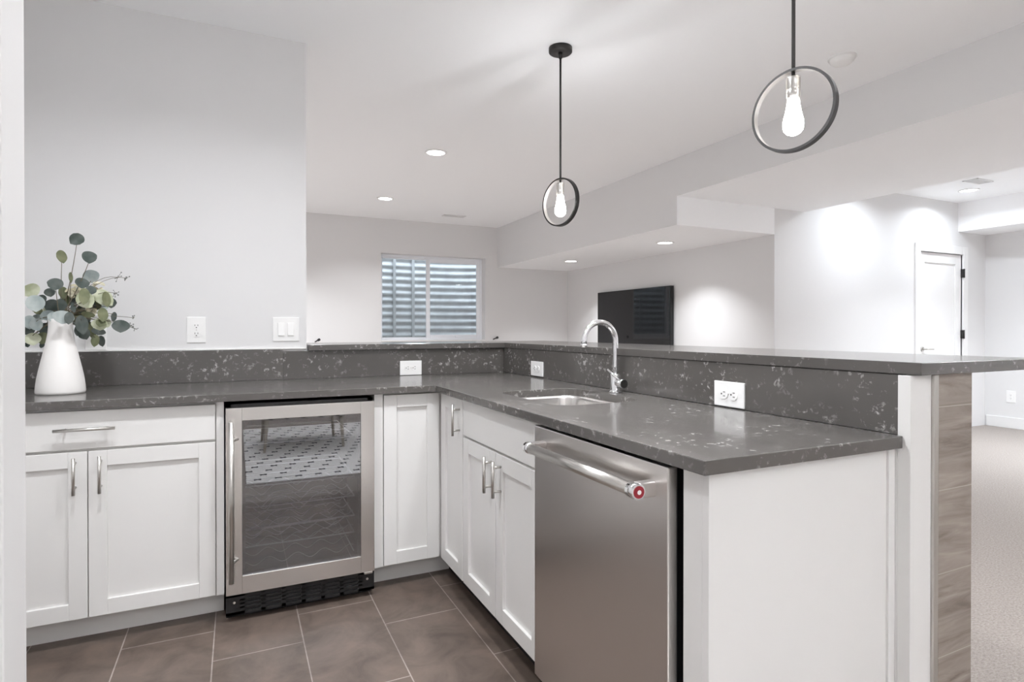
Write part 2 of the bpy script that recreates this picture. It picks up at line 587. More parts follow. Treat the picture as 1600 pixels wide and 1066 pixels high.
MB().box(2.47, wx1 - .08, yw + .015, yw + .02, wz0 + .08, wz1 - .08).build('window_pane', 'winglass', sr)
MB().box(2.85, 2.93, yw - .008, yw + .006, wz0 + .05, wz0 + .065, .003).build('window_latch', 'vinyl', sr)
b = MB()
b.box(wx0 + .0, wx1, YF - .012, yw, wz0 - .0, wz0 + .012, .003)
b.build('window_sill', 'trim', wn)

# ---- corrugated window well outside
b = bmesh.new()
xa, xb_, depth = 1.25, 3.75, 1.0
nz, nu = 330, 60
z0w, z1w = .7, 2.75
pitch = .11
rows = []
for j in range(nz + 1):
    z = z0w + (z1w - z0w) * j / nz
    a = .008 * math.sin(2 * PI * z / pitch)
    row = []
    for i in range(nu + 1):
        t = PI * i / nu
        # superellipse plan: flat back, rounded corners
        cx, sx_ = math.cos(t), math.sin(t)
        e = .62
        X = (xa + xb_) / 2 - (1.25 + a) * math.copysign(abs(cx) ** e, cx)
        Y = YF + .2 + (depth + a) * abs(sx_) ** e
        row.append(b.verts.new((X, Y, z)))
    rows.append(row)
for j in range(nz):
    for i in range(nu):
        f = b.faces.new([rows[j][i], rows[j][i + 1], rows[j + 1][i + 1], rows[j + 1][i]]); f.smooth = True
m_ = MB(); m_.take(b)
well = thing('window_well', 'corrugated galvanised steel window well outside the basement window', 'window well', (2.5, YF + .2, .7))
m_.build('corrugated_wall', 'galv', well)
for X in (2.20, 2.50):
    MB().box(X, X + .045, YF + 1.165, YF + 1.182, .7, 2.75, .003).build('ladder_rail', 'galv', well)
MB().box(1.2, 3.8, YF + .2, YF + 1.3, .6, .7).build('gravel_bed', 'carpet', well)
for o in well.children:
    if o.name.startswith('gravel'): o['label'] = 'grey gravel floor of the well'

# ================================================================== LAMPS IN CEILINGS
def recessed(x, y, z, label, power, group=None, r=.075, spread=150, col=(.94, .965, 1)):
    t = thing('recessed_light', label, 'ceiling light', (x, y, z), group)
    b = MB()
    b.lathe([(r, z), (r + .02, z), (r + .018, z - .006), (r, z - .008), (r, z)], x, y, 40, cap0=False)
    b.build('trim_ring', 'trim', t)
    b = MB()
    b.lathe([(.001, z - .004), (r, z - .004), (r, z - .001)], x, y, 40, cap0=True)
    b.build('lens', 'lens', t)
    ld = bpy.data.lights.new('can', 'AREA')
    ld.shape = 'DISK'; ld.size = r * 2; ld.energy = power * K_CAN; ld.color = col
    ld.spread = math.radians(spread)
    lo = bpy.data.objects.new('lamp_light', ld); C.objects.link(lo)
    lo.location = (0, 0, -.012); lo.parent = t
    return t
P0 = 34
recessed(1.518, 4.713, ZC, 'nearer round recessed light in the high ceiling left of the hanging pendants', P0 * .8, spread=120)
recessed(1.529, 6.610, ZC, 'farther round recessed light in the high ceiling near the far wall', P0 * .6, spread=130)
recessed(4.058, 4.829, 2.085, 'round recessed light in the low soffit nearer the beam step', P0 * .48, spread=110)
recessed(4.021, 6.669, 2.085, 'round recessed light in the low soffit nearer the window wall', P0 * .48, spread=110)
recessed(7.094, 3.55, ZC, 'recessed light in the far right ceiling above the door', P0 * .42, spread=155, col=(.84, .92, 1))
# unseen lamps; those labelled added only raise the brightness of the rooms
recessed(.1, 4.713, ZC, 'nearer added recessed fill light of the far room hidden behind the kitchen wall', P0 * 1.1, spread=120)  # this one and the next added to lift the far room's ambient light
recessed(.1, 6.610, ZC, 'farther added recessed fill light of the far room hidden behind the kitchen wall', P0 * 1.1, spread=120)
recessed(5.70, 3.45, ZC, 'recessed light hidden behind the beam left of the door', P0 * .42, spread=155, col=(.84, .92, 1))
recessed(6.8, 2.0, ZC, 'added recessed fill light of the right room out of view', P0 * 2.4, spread=125, col=(.86, .93, 1))  # added so light bouncing off the carpet reaches the beam underside
recessed(.62, 1.60, ZC, 'recessed light over the kitchen floor', P0 * .62)
recessed(1.15, 1.75, ZC, 'added recessed fill light over the peninsula worktop, out of view', P0 * .3, spread=95)  # added for more downward light on the stone top
recessed(-.30, 1.62, ZC, 'recessed light over the kitchen floor beside the left wall', P0 * .62)
recessed(.50, -.5, ZC, 'recessed light over the camera side of the kitchen', P0 * .15)
recessed(2.6, 1.05, ZC, 'added recessed fill light over the carpet beside the bar end', P0 * .8, spread=110)  # added to brighten the carpet and the bar end
recessed(2.6, -2.4, ZC, 'added recessed fill light over the carpet near the wall behind', P0 * .5)  # from here on, fill lamps added towards the rear wall
recessed(.15, -2.0, ZC, 'added recessed fill light near the wall behind the camera', P0 * .5)
recessed(6.4, -1.4, ZC, 'added recessed fill light of the right room nearest the wall behind', P0 * .8, col=(.86, .93, 1))

# ---- bowl lamps added out of view to throw extra light at the ceilings
def bowl(x, y, label, power):
    t = thing('added_bowl_uplight', label, 'pendant light', (x, y, ZC))
    MB().lathe([(.001, ZC), (.06, ZC), (.06, ZC - .025), (.001, ZC - .025)], x, y, 32, cap0=False).build('canopy', 'bronze', t)
    MB().cyl((x, y, ZC - .02), (x, y, 1.99), .006, n=12).build('rod', 'bronze', t)
    MB().lathe([(.02, 1.98), (.12, 1.99), (.20, 2.03), (.235, 2.09), (.23, 2.09), (.195, 2.04), (.12, 2.0), (.001, 1.99)], x, y, 48).build('bowl', 'ceramic', t)
    ld = bpy.data.lights.new('bowl', 'AREA'); ld.shape = 'DISK'; ld.size = .3; ld.energy = power; ld.color = (.97, .98, 1)
    lo = bpy.data.objects.new('bowl_light', ld); C.objects.link(lo); lo.parent = t; lo.location = (0, 0, 2.03 - ZC); lo.rotation_euler = (PI, 0, 0)
bowl(.7, -1.9, 'added white bowl uplight brightening the ceiling behind the camera', 50)
bowl(6.3, -1.0, 'added white bowl uplight brightening the ceiling of the right room', 75)
# ---- pendants
def pendant(x, y, label):
    t = thing('pendant_light', label, 'pendant light', (x, y, ZC), 'ring pendants over the bar')
    MB().lathe([(.001, ZC), (.062, ZC), (.062, ZC - .022), (.058, ZC - .026), (.001, ZC - .026)], x, y, 40, cap0=False).build('canopy', 'bronze', t)
    zr = 1.972
    b = MB(); b.cyl((x, y, ZC - .02), (x, y, ZC - .055), .012, .009, 20); b.cyl((x, y, ZC - .055), (x, y, zr - .035), .0055, n=16)
    b.build('rod', 'bronze', t)
    # ring: flat band
    b = MB()
    phi = math.radians(-75)
    u = Vector((math.cos(phi), math.sin(phi), 0)); nn = Vector((-u.y, u.x, 0))
    cz, R1, R0, hw, n = 1.848, .1275, .1195, .0115, 96
    rings = []
    for i in range(n):
        a = 2 * PI * i / n
        dirv = u * math.cos(a) + Vector((0, 0, 1)) * math.sin(a)
        c0 = Vector((x, y, cz))
        rings.append([b.bm.verts.new(c0 + dirv * R + nn * h) for R, h in ((R0, -hw), (R1, -hw), (R1, hw), (R0, hw))])
    for i in range(n):
        A, B = rings[i], rings[(i + 1) % n]
        for k in range(4):
            f = b.bm.faces.new([A[k], A[(k + 1) % 4], B[(k + 1) % 4], B[k]]); f.smooth = False
            f.material_index = 1 if k == 3 else 0
    b.build('ring', ['bronze', 'nickel'], t)
    b = MB(); b.lathe([(.001, 1.950), (.0200, 1.950), (.0207, 1.944), (.0207, 1.915), (.0192, 1.912), (.0207, 1.909), (.0207, 1.884), (.001, 1.884)], x, y, 32, cap0=False)
    b.build('socket', 'nickel', t)
    b = MB()
    b.lathe([(.015, 1.888), (.0175, 1.880), (.0185, 1.868), (.0225, 1.845), (.0285, 1.82), (.0305, 1.803), (.0275, 1.787), (.019, 1.777), (.009, 1.772), (.001, 1.771)], x, y, 32)
    b.build('bulb', 'bulb', t)
    ld = bpy.data.lights.new('bulb', 'POINT'); ld.energy = 33; ld.shadow_soft_size = .035; ld.color = (.97, .98, 1)
    lo = bpy.data.objects.new('bulb_light', ld); C.objects.link(lo); lo.parent = t; lo.location = (0, 0, 1.82 - ZC)
    for o in t.children:
        if o.name.startswith('bulb') and o.type == 'MESH': o.visible_shadow = True
    return t
pendant(1.557, 2.69, 'black ring pendant lamp whose round ceiling canopy is in view, over the far bar')
pendant(1.557, 1.257, 'nearer, larger looking black ring pendant lamp at upper right beside the smoke detector')

# smoke detector and vents
t = thing('smoke_detector', 'round white smoke detector on the ceiling behind the right pendant', 'smoke detector', (3.01, 2.12, ZC))
MB().lathe([(.07, ZC), (.07, ZC - .008), (.001, ZC - .008)], 3.01, 2.12, 40, cap0=False).build('base_plate', 'plate', t)
MB().lathe([(.062, ZC - .008), (.060, ZC - .022), (.045, ZC - .036), (.02, ZC - .040), (.001, ZC - .040)], 3.01, 2.12, 40, cap0=False).build('sensor_dome', 'plate', t)
def vent(x0, x1, y0, y1, label):
    t = thing('ceiling_vent', label, 'vent', ((x0 + x1) / 2, (y0 + y1) / 2, ZC))
    b = MB(); z = ZC
    b.box(x0, x1, y0, y0 + .018, z - .008, z, .002); b.box(x0, x1, y1 - .018, y1, z - .008, z, .002)
    b.box(x0, x0 + .018, y0, y1, z - .008, z, .002); b.box(x1 - .018, x1, y0, y1, z - .008, z, .002)
    b.build('vent_frame', 'trim', t)
    b = MB(); b.box(x0 + .018, x1 - .018, y0 + .018, y1 - .018, z - .001, z)
    b.build('vent_throat', 'slot', t)
    b = MB(); k = x0 + .026
    while k < x1 - .03:
        b.box(k, k + .007, y0 + .018, y1 - .018, z - .007, z - .0015); k += .014
    b.build('vent_slats', 'trim', t)
vent(2.43, 2.73, 7.18, 7.30, 'small white register in the ceiling near the far wall')
vent(6.60, 6.88, 3.22, 3.36, 'small white register in the ceiling beside the far right recessed light')

# ================================================================== KITCHEN JOINERY
YC = 2.60      # front plane of the back run doors
XC = .857      # front plane of the peninsula doors
ZT = .884      # underside of the worktop
DT = .02       # door thickness

def shaker(name, axis, a0, a1, z0, z1, parent, front, st=.058, flat=False):
    """door lying on the plane y = front (axis 'x') or x = front (axis 'y'); outer face at `front`."""
    b = MB()
    def bx(p0, p1, q0, q1, d0, d1, bev=.0015):
        if axis == 'x':
            b.box(p0, p1, front + d0, front + d1, q0, q1, bev)
        else:
            b.box(front + d0, front + d1, p0, p1, q0, q1, bev)
    if flat:
        bx(a0, a1, z0, z1, 0, DT)
    else:
        bx(a0, a0 + st, z0, z1, 0, DT); bx(a1 - st, a1, z0, z1, 0, DT)
        bx(a0 + st, a1 - st, z0, z0 + st, 0, DT); bx(a0 + st, a1 - st, z1 - st, z1, 0, DT)
        bx(a0 + st - .002, a1 - st + .002, z0 + st - .002, z1 - st + .002, .011, DT - .002, 0)
    return b.build(name, 'cab', parent)

def pull(parent, axis, a, z0, z1, front, horiz=None, label=None):
    """bar pull; vertical at a from z0 to z1, or horizontal from horiz[0] to horiz[1] at z0"""
    b = MB(); off = .032; r = .0058
    P = (lambda p, q, d: (p, front - d, q)) if axis == 'x' else (lambda p, q, d: (front - d, p, q))
    if horiz:
        h0, h1 = horiz
        b.cyl(P(h0, z0, off), P(h1, z0, off), r, n=16)
        for h in (h0 + .03, h1 - .03): b.cyl(P(h, z0, 0), P(h, z0, off), .0045, n=12)
    else:
        b.cyl(P(a, z0, off), P(a, z1, off), r, n=16)
        for h in (z0 + .022, z1 - .022): b.cyl(P(a, h, 0), P(a, h, off), .0045, n=12)
    return b.build('handle', 'nickel', parent)

# --- left base cabinet with drawer
cb = thing('base_cabinet', 'white base cabinet with wide drawer over two doors below the vase', 'cabinet', (-.5, 2.9, 0))
b = MB()
b.box(-.945, -.049, YC + DT, YK - .01, .105, ZT - .002)
b.box(-.076, -.049, YC + .004, YC + DT, .105, ZT - .002)
b.build('body', 'cab', cb)
MB().box(-.945, -.052, 2.70, 2.72, 0, .105).build('toe_kick', 'cab', cb)
dr = shaker('drawer', 'x', -.917, -.080, .732, .872, cb, YC, flat=True)
pull(dr, 'x', 0, .807, 0, YC, horiz=(-.595, -.409))
dl = shaker('door', 'x', -.917, -.500, .108, .722, cb, YC)
pull(dl, 'x', -.536, .571, .705, YC)
drr = shaker('door', 'x', -.497, -.080, .108, .722, cb, YC)
pull(drr, 'x', -.458, .569, .706, YC)

# --- corner cabinet
cc = thing('corner_cabinet', 'white corner cabinet with two narrow tall doors meeting at the inside corner', 'cabinet', (1.1, 2.8, 0))
b = MB()
b.box(.552, XP - .01, YC + DT, YK - .01, .105, ZT - .002)
b.box(XC + DT, XP - .01, 2.300, YC + DT, .105, ZT - .002)
b.box(.552, .590, YC + .002, YC + DT, .105, ZT - .002)
b.build('body', 'cab', cc)
b = MB(); b.box(.566, .955, 2.70, 2.72, 0, .105)
b.build('toe_kick', 'cab', cc)
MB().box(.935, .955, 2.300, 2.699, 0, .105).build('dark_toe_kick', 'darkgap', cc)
shaker('door', 'x', .594, .853, .108, .876, cc, YC)
dp = shaker('door', 'y', 2.303, 2.585, .108, .876, cc, XC)
pull(dp, 'y', 2.335, .719, .852, XC)

# --- sink base
sb = thing('sink_cabinet', 'white sink base cabinet with a false drawer front over two doors', 'cabinet', (1.1, 1.95, 0))
b = MB()
b.box(XC + DT, XC + DT + .02, 1.606, 2.298, .105, ZT - .002)
b.box(XC + DT + .02, XP - .01, 1.606, 1.622, .105, ZT - .002)
b.box(XC + DT + .02, XP - .01, 2.282, 2.298, .105, ZT - .002)
b.box(XC + DT + .02, XP - .01, 1.622, 2.282, .105, .122)
b.build('body', 'cab', sb)
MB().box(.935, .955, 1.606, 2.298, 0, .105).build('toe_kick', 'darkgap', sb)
shaker('drawer_front', 'y', 1.609, 2.293, .728, .876, sb, XC, flat=True)
d1 = shaker('door', 'y', 1.955, 2.293, .108, .718, sb, XC)
pull(d1, 'y', 1.988, .565, .699, XC)
d2 = shaker('door', 'y', 1.609, 1.951, .108, .718, sb, XC)
pull(d2, 'y', 1.905, .567, .698, XC)

# --- end of the peninsula
pe = thing('peninsula_end_panel', 'tall white panel closing the near end of the peninsula cabinets', 'cabinet panel', (1.1, .9, 0))
MB().box(XC, XP - .026, .886, .905, 0, ZT - .002, .001).build('panel', 'cab', pe)
MB().box(XC, XC + .02, .905, .960, 0, ZT - .002, .001).build('filler_strip', 'cab', pe)
MB().box(XP - .05, XP - .026, .880, .886, 0, ZT - .002, .0008).build('scribe_strip', 'cab', pe)

# ================================================================== WORKTOP, SPLASH, BAR
YE, XE, YN = 2.568, .823, .862        # front edge of the back run, of the peninsula, near end
sink_x0, sink_x1, sink_y0, sink_y1 = .968, 1.338, 1.69, 2.20
def rounded(x0, x1, y0, y1, r, n=10):
    pts = []
    for cx, cy, a0 in ((x1 - r, y1 - r, 0), (x0 + r, y1 - r, 90), (x0 + r, y0 + r, 180), (x1 - r, y0 + r, 270)):
        for i in range(n + 1):
            a = math.radians(a0 + 90 * i / n)
            pts.append((cx + r * math.cos(a), cy + r * math.sin(a)))
    return pts
def slab(outline, z0, z1, hole=None):
    b = bmesh.new()
    def loop(pts):
        vs = [b.verts.new((x, y, z1)) for x, y in pts]
        for i in range(len(vs)): b.edges.new((vs[i], vs[(i + 1) % len(vs)]))
    loop(outline)
    if hole: loop(hole)
    bmesh.ops.triangle_fill(b, use_beauty=True, edges=b.edges[:])
    r = bmesh.ops.extrude_face_region(b, geom=b.faces[:])
    for v in [g for g in r['geom'] if isinstance(g, bmesh.types.BMVert)]: v.co.z = z0
    bmesh.ops.recalc_face_normals(b, faces=b.faces[:])
    m = MB(); m.take(b); return m
ct = thing('worktop', 'dark grey stone L-shaped worktop with a sink cut-out', 'countertop', (.5, 2.8, ZT))
out = [(-.948, YE), (XE - .012, YE), (XE, YE - .012), (XE, YN), (XP - .026, YN), (XP - .026, YK - .02), (-.948, YK - .02)]
o = slab(out, ZT, .914, rounded(sink_x0, sink_x1, sink_y0, sink_y1, .085)).build('stone_slab', 'quartz', ct, bevel=.0022)
# splashes
def upstand(lb, *bx):
    return tag(MB().box(*bx, .001).build('backsplash', 'quartz', loc=((bx[0] + bx[1]) / 2, (bx[2] + bx[3]) / 2, .914)), lb, 'backsplash')
upstand('dark grey stone backsplash strip behind the vase along the grey wall', -.948, .213, YK - .02, YK, .9142, 1.070)
upstand('dark grey stone backsplash strip between the seam and the inside corner', .2135, XP - .0205, YK - .02, YK, .9142, 1.0605)
upstand('dark grey stone backsplash strip with pale flecks behind the faucet', XP - .02, XP, .868, YK - .0005, .9142, 1.0605)
struct(MB().box(-.948, .326, YK - .012, YK, 1.0705, 1.0765, .001).build('trim_1', 'white_strip'), 'thin white line above the backsplash', 'trim')  # thin white box along the top of the backsplash

# half wall under the bar
hw = bpy.data.objects.new('wall_half', None); C.objects.link(hw); hw.location = (1.55, 2, 0); struct(hw, 'half wall carrying the raised bar', 'wall')
MB().box(.328, 1.60, YK, YK + .125, 0, 1.060).box(XP, 1.60, .875, YK, 0, 1.060).build('stud_wall', 'wall', hw)
MB().box(XP - .025, 1.533, .845, .875, 0, 1.060, .001).box(XP - .025, XP, .875, .886, 0, .883).build('white_end_cap', 'cab', hw)
MB().box(1.534, 1.552, .838, .875, 0, 1.060, .0015).build('metal_edge_trim', 'nickel', hw)
MB().box(1.5525, 1.698, .840, .875, 0, 1.060, .0008).box(1.60, 1.698, .875, YK + .125, 0, 1.060).build('wood_look_tile', 'woodtile', hw)

bt = thing('bar_top', 'dark grey stone raised bar top running around the corner', 'countertop', (1.7, 2, 1.062))
XBF, XBB = 1.452, 1.985
MB().box(.336, XBF + .012, YK - .045, 3.66, 1.062, 1.092, .0018).build('back_slab', 'quartz', bt)
MB().box(XBF, XBB, .822, 3.66, 1.062, 1.092, .0018).build('peninsula_slab', 'quartz', bt)
for o in list(bt.children):
    if o.name == 'back_slab':
        o.data = o.data.copy()
        for v in o.data.vertices:
            if v.co.x > XBF - 1.7: v.co.x = XBF - 1.7 - .0012
for y in (1.3, 2.4):
    pass

# ================================================================== SINK + FAUCET
sk = thing('sink', 'stainless steel undermount sink basin set in the peninsula worktop', 'sink', (1.15, 1.95, .68))
b = bmesh.new()
g = .004
lv = [(0, ZT - .001, .085, -.022), (0, ZT - .001, .085, 0), (g, ZT - .012, .083, 0), (g + .004, .74, .08, 0), (g + .012, .712, .075, 0), (g + .03, .700, .06, 0)]
rings = []
for inset, z, r, ex in lv:
    i_ = inset + ex
    rings.append([b.verts.new((x, y, z)) for x, y in rounded(sink_x0 + i_, sink_x1 - i_, sink_y0 + i_, sink_y1 - i_, max(.03, r - i_))])
for A, B in zip(rings, rings[1:]):
    for k in range(len(A)):
        f = b.faces.new([A[k], A[(k + 1) % len(A)], B[(k + 1) % len(A)], B[k]]); f.smooth = True
b.faces.new(rings[-1])
mm = MB(); mm.take(b); bo = mm.build('basin', 'sink', sk)
so = bo.modifiers.new('thick', 'SOLIDIFY'); so.thickness = .0012; so.offset = 1
MB().lathe([(.001, .703), (.03, .703), (.042, .7045), (.044, .701)], 1.15, 1.95, 32, cap0=False).build('drain', 'chrome', sk)

fx, fy = 1.398, 1.968
fc = thing('faucet', 'chrome gooseneck faucet standing behind the sink', 'faucet', (fx, fy, .914))
MB().lathe([(.026, .914), (.027, .917), (.0225, .920), (.0215, .925), (.0215, .985), (.020, .990), (.001, .990)], fx, fy, 36).build('body', 'chrome', fc)
b = MB()
pts = [(fx, fy, .985), (fx, fy, 1.02), (fx, fy, 1.06), (fx, fy, 1.10)]
R = .075; zc = 1.125
pts.append((fx, fy, zc))
for i in range(1, 25):
    a = PI * i / 24
    pts.append((fx - R + R * math.cos(a), fy - .0 * i, zc + R * math.sin(a)))
pts.append((fx - 2 * R - .001, fy, zc - .022))
b.tube(pts, .0115, 20)
b.cyl((fx - 2 * R - .001, fy, zc - .012), (fx - 2 * R - .001, fy, zc - .024), .0128, n=24)
b.build('spout', 'chrome', fc)
b = MB()
b.cyl((fx, fy, .957), (fx, fy - .052, .953), .0165, n=28)
b.cyl((fx, fy - .052, .953), (fx, fy - .060, .953), .019, n=28)
hb = b.build('handle_hub', 'chrome', fc)
MB().cyl((fx, fy - .0601, .953), (fx, fy - .0615, .953), .017, n=28).build('hub_cap', 'bronze', hb)
b = MB()
b.tube([(fx - .006, fy - .048, .962), (fx - .022, fy - .02, .985), (fx - .034, fy + .006, 1.008)], .005, 12)
b.build('lever', 'chrome', fc)

# ================================================================== BEVERAGE FRIDGE
fr = thing('beverage_fridge', 'stainless framed glass door beverage fridge under the counter', 'fridge', (.25, 2.85, 0))
X0, X1 = -.043, .543
b = MB()
b.box(X0, X0 + .02, YC + .005, YK - .03, .03, .868); b.box(X1 - .02, X1, YC + .005, YK - .03, .03, .868)
b.box(X0, X1, YC + .005, YK - .03, .848, .868); b.box(X0, X1, YC + .005, YK - .03, .11, .13); b.box(X0, X1, YK - .05, YK - .03, .11, .868)
b.build('cabinet_shell', 'black', fr)
# door frame
yd0, yd1 = YC - .045, YC + .003
gx0, gx1, gz0, gz1 = .017, .484, .186, .806
dz0, dz1_ = .114, .858
b = MB()
b.box(X0 + .001, gx0, yd0, yd1, dz0, dz1_, .0015); b.box(gx1, X1 - .001, yd0, yd1, dz0, dz1_, .0015)
b.box(gx0, gx1, yd0, yd1, dz0, gz0, .0015); b.box(gx0, gx1, yd0, yd1, gz1, dz1_, .0015)
dd = b.build('door', 'steel', fr)
MB().box(gx0, gx1, yd0 + .006, yd0 + .010, gz0, gz1).build('glass_pane', 'fridgeglass', dd)
b = MB(); t_ = .012
b.box(gx0, gx0 + t_, yd0 + .012, yd1, gz0, gz1); b.box(gx1 - t_, gx1, yd0 + .012, yd1, gz0, gz1)
b.box(gx0, gx1, yd0 + .012, yd1, gz0, gz0 + t_); b.box(gx0, gx1, yd0 + .012, yd1, gz1 - t_, gz1)
b.build('door_gasket', 'black', dd)
b = MB(); hx = -.022
b.cyl((hx, yd0 - .042, .178), (hx, yd0 - .042, .808), .0095, n=24)
for z in (.255, .735): b.cyl((hx, yd0 - .042, z), (hx + .022, yd0 + .002, z), .006, n=14)
b.build('handle', 'nickel', dd)
# wire racks
def rack(z, kind):
    b = MB(); xa_, xb_ = gx0 - .02, gx1 - .015; yf, yb = YC + .035, YK - .08
    b.cyl((xa_, yf, z), (xb_, yf, z), .0035, n=8)
    b.cyl((xa_, yb, z), (xb_, yb, z), .003, n=8)
    for x in (xa_, xb_): b.cyl((x, yf, z), (x, yb, z), .003, n=8)
    nr = 3 if kind == 'flat' else 4
    for j in range(nr):
        y = yf + .03 + (yb - yf - .06) * j / (nr - 1) * .8
        pts = []
        for i in range(61):
            x = xa_ + (xb_ - xa_) * i / 60
            u = (x - xa_) / (xb_ - xa_)
            if kind == 'wave': dz = .014 * math.sin(2 * PI * u * 4.2 + 1) + .012
            elif kind == 'two':
                dz = .022
                for c in (.22, .56): dz -= .04 * math.exp(-((u - c) / .07) ** 2)
                if u > .78: dz = .012 + .014 * math.sin((u - .78) * 30)
            else: dz = .003
            pts.append((x, y, z + dz))
        b.tube(pts, .0015, 6)
    return b.build('wire_rack', 'wire', fr)
for z, k in ((.695, 'flat'), (.520, 'flat'), (.432, 'two'), (.345, 'two'), (.270, 'wave'), (.182, 'wave')): rack(z, k)
b = MB()
b.box(X0 + .012, X1 - .012, YK - .07, YK - .052, .14, .84)
b.box(X0 + .012, X0 + .02, YC + .01, YK - .05, .13, .84); b.box(X1 - .02, X1 - .012, YC + .01, YK - .05, .13, .84)
b.build('liner', 'black', fr)
# toe grille with louvres
b = MB(); yg = YC - .03
b.box(X0, X1, yg + .006, yg + .02, .028, .112)
gr = b.build('grille', 'black', fr)
b = MB()
b.box(X0, X1, yg, yg + .007, .028, .040); b.box(X0, X1, yg, yg + .007, .100, .112)
nx = 6; wgap = (X1 - X0 - .12) / nx
for i in range(nx + 1):
    cx = X0 + .06 + i * wgap
    w_ = .009
    if i == 0: b.box(X0, cx + w_, yg, yg + .007, .028, .112)
    elif i == nx: b.box(cx - w_, X1, yg, yg + .007, .028, .112)
    else: b.box(cx - w_, cx + w_, yg, yg + .007, .028, .112)
for k in range(1, 4):
    z = .040 + .06 * k / 4
    b.box(X0 + .05, X1 - .05, yg, yg + .006, z - .003, z + .003)
b.build('louvre', 'black', gr)
for x in (X0 + .03, X1 - .03):
    MB().cyl((x, yg, .078), (x, yg - .002, .078), .005, n=14).build('screw', 'nickel', gr)
MB().box(X0, X1, YC + .02, YK - .1, 0.0, .028).build('base', 'black', fr)
b = MB(); b.box(X1 - .045, X1 - .008, yd0 + .004, yd1 + .01, dz0 - .012, dz0 - .001, .003); b.build('door_hinge', 'nickel', fr)

# ================================================================== DISHWASHER
dw = thing('dishwasher', 'brushed stainless dishwasher with a thick tubular handle', 'dishwasher', (1.1, 1.29, 0))
Y0, Y1 = .982, 1.602
xf = .834
b = MB(); b.box(.862, XP - .03, Y0 + .006, Y1 - .003, .10, ZT - .012)
b.build('tub', 'black', dw)
b = MB(); b.box(xf, .861, Y0, Y1 - .001, .10, ZT - .010, .003)
dd = b.build('door', 'steelv', dw)
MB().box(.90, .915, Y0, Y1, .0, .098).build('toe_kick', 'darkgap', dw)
b = MB(); hxx, hz = .785, .818
b.cyl((hxx, 1.045, hz), (hxx, 1.525, hz), .0145, n=36)
h = b.build('handle', 'nickel', dd)
for ya, yb in ((1.018, 1.046), (1.524, 1.552)):
    b = MB(); b.cyl((hxx, ya, hz), (hxx, yb, hz), .0172, n=36)
    e = b.build('handle_collar', 'chrome', h)
for ya in (1.022, 1.524):
    b = MB(); b.box(hxx + .006, xf + .002, ya, ya + .026, hz - .0165, hz + .0165, .003); b.build('handle_bracket', 'steelv', h)
b = MB(); b.cyl((hxx, 1.0185, hz), (hxx, 1.0165, hz), .0135, n=32); md = b.build('medallion', 'red', h); md['label'] = 'red round medallion with pale centre'
b = MB(); b.cyl((hxx, 1.0166, hz), (hxx, 1.0155, hz), .005, n=20); b.build('medallion_centre', 'plate', h)

# ================================================================== OUTLETS AND SWITCHES
def plate_xf(axis, pos):
    """local u (right on the wall), v (up), n (out of the wall)"""
    x, y, z = pos
    if axis == 'y': return lambda u, v, n: Vector((x + u, y - n, z + v))      # wall facing -Y
    return lambda u, v, n: Vector((x - n, y - u, z + v))                      # wall facing -X
def lbox(b, T, u0, u1, v0, v1, n0, n1, bev=0):
    p, q = T(u0, v0, n0), T(u1, v1, n1)
    b.box(min(p.x, q.x), max(p.x, q.x), min(p.y, q.y), max(p.y, q.y), min(p.z, q.z), max(p.z, q.z), bev)
def outlet(axis, pos, w, h, label, horiz=False, sc=1.0, group=None):
    T = plate_xf(axis, pos)
    t = thing('wall_outlet', label, 'outlet', pos, group)
    b = MB(); lbox(b, T, -w / 2, w / 2, -h / 2, h / 2, 0, .006, .0018); b.build('cover_plate', 'plate', t)
    for s in (-1, 1):
        cu, cv = (s * .0195 * sc, 0) if horiz else (0, s * .0195 * sc)
        b = MB(); b.cyl(T(cu, cv, .005), T(cu, cv, .0085), .0165 * sc, n=28)
        rc = b.build('receptacle', 'plate', t)
        b = MB()
        if horiz:
            for v in (-.0062, .0062): lbox(b, T, cu - .001 * sc, cu + .007 * sc, v * sc - .0011, v * sc + .0011, .008, .0090)
            b.cyl(T(cu - .008 * sc, 0, .008), T(cu - .008 * sc, 0, .0090), .0026 * sc, n=12)
        else:
            for u in (-.0062, .0062): lbox(b, T, u * sc - .0011, u * sc + .0011, cv - .001 * sc, cv + .007 * sc, .008, .0090)
            b.cyl(T(0, cv - .008 * sc, .008), T(0, cv - .008 * sc, .0090), .0026 * sc, n=12)
        b.build('slots', 'slot', rc)
    b = MB(); b.cyl(T(0, 0, .006), T(0, 0, .0068), .0028, n=12); b.build('screw', 'nickel', t)
    return t
outlet('y', (-.179, YK, 1.169), .082, .124, 'upright white outlet on the grey wall between the vase and the light switch')
outlet('y', (-.583, YK, 1.138), .079, .120, 'white outlet on the wall half hidden behind the eucalyptus leaves')
outlet('y', (.881, YK - .02, .956), .124, .080, 'white sideways outlet on the back upstand left of the inside corner', True)
outlet('x', (XP - .02, 2.757, .961), .135, .078, 'white sideways outlet on the peninsula upstand next to the inside corner', True)
outlet('x', (XP - .02, 1.411, .959), .128, .082, 'white sideways outlet on the peninsula upstand nearest the camera right of the faucet', True, 1.05)
outlet('x', (XR, 3.70, .375), .09, .14, 'white outlet low on the pale right wall above the baseboard')
sw = thing('light_switch', 'white double rocker light switch at the end of the grey wall', 'switch', (.228, YK, 1.172))
T = plate_xf('y', (.228, YK, 1.172))
b = MB(); lbox(b, T, -.0635, .0635, -.061, .061, 0, .006, .0018); b.build('cover_plate', 'plate', sw)
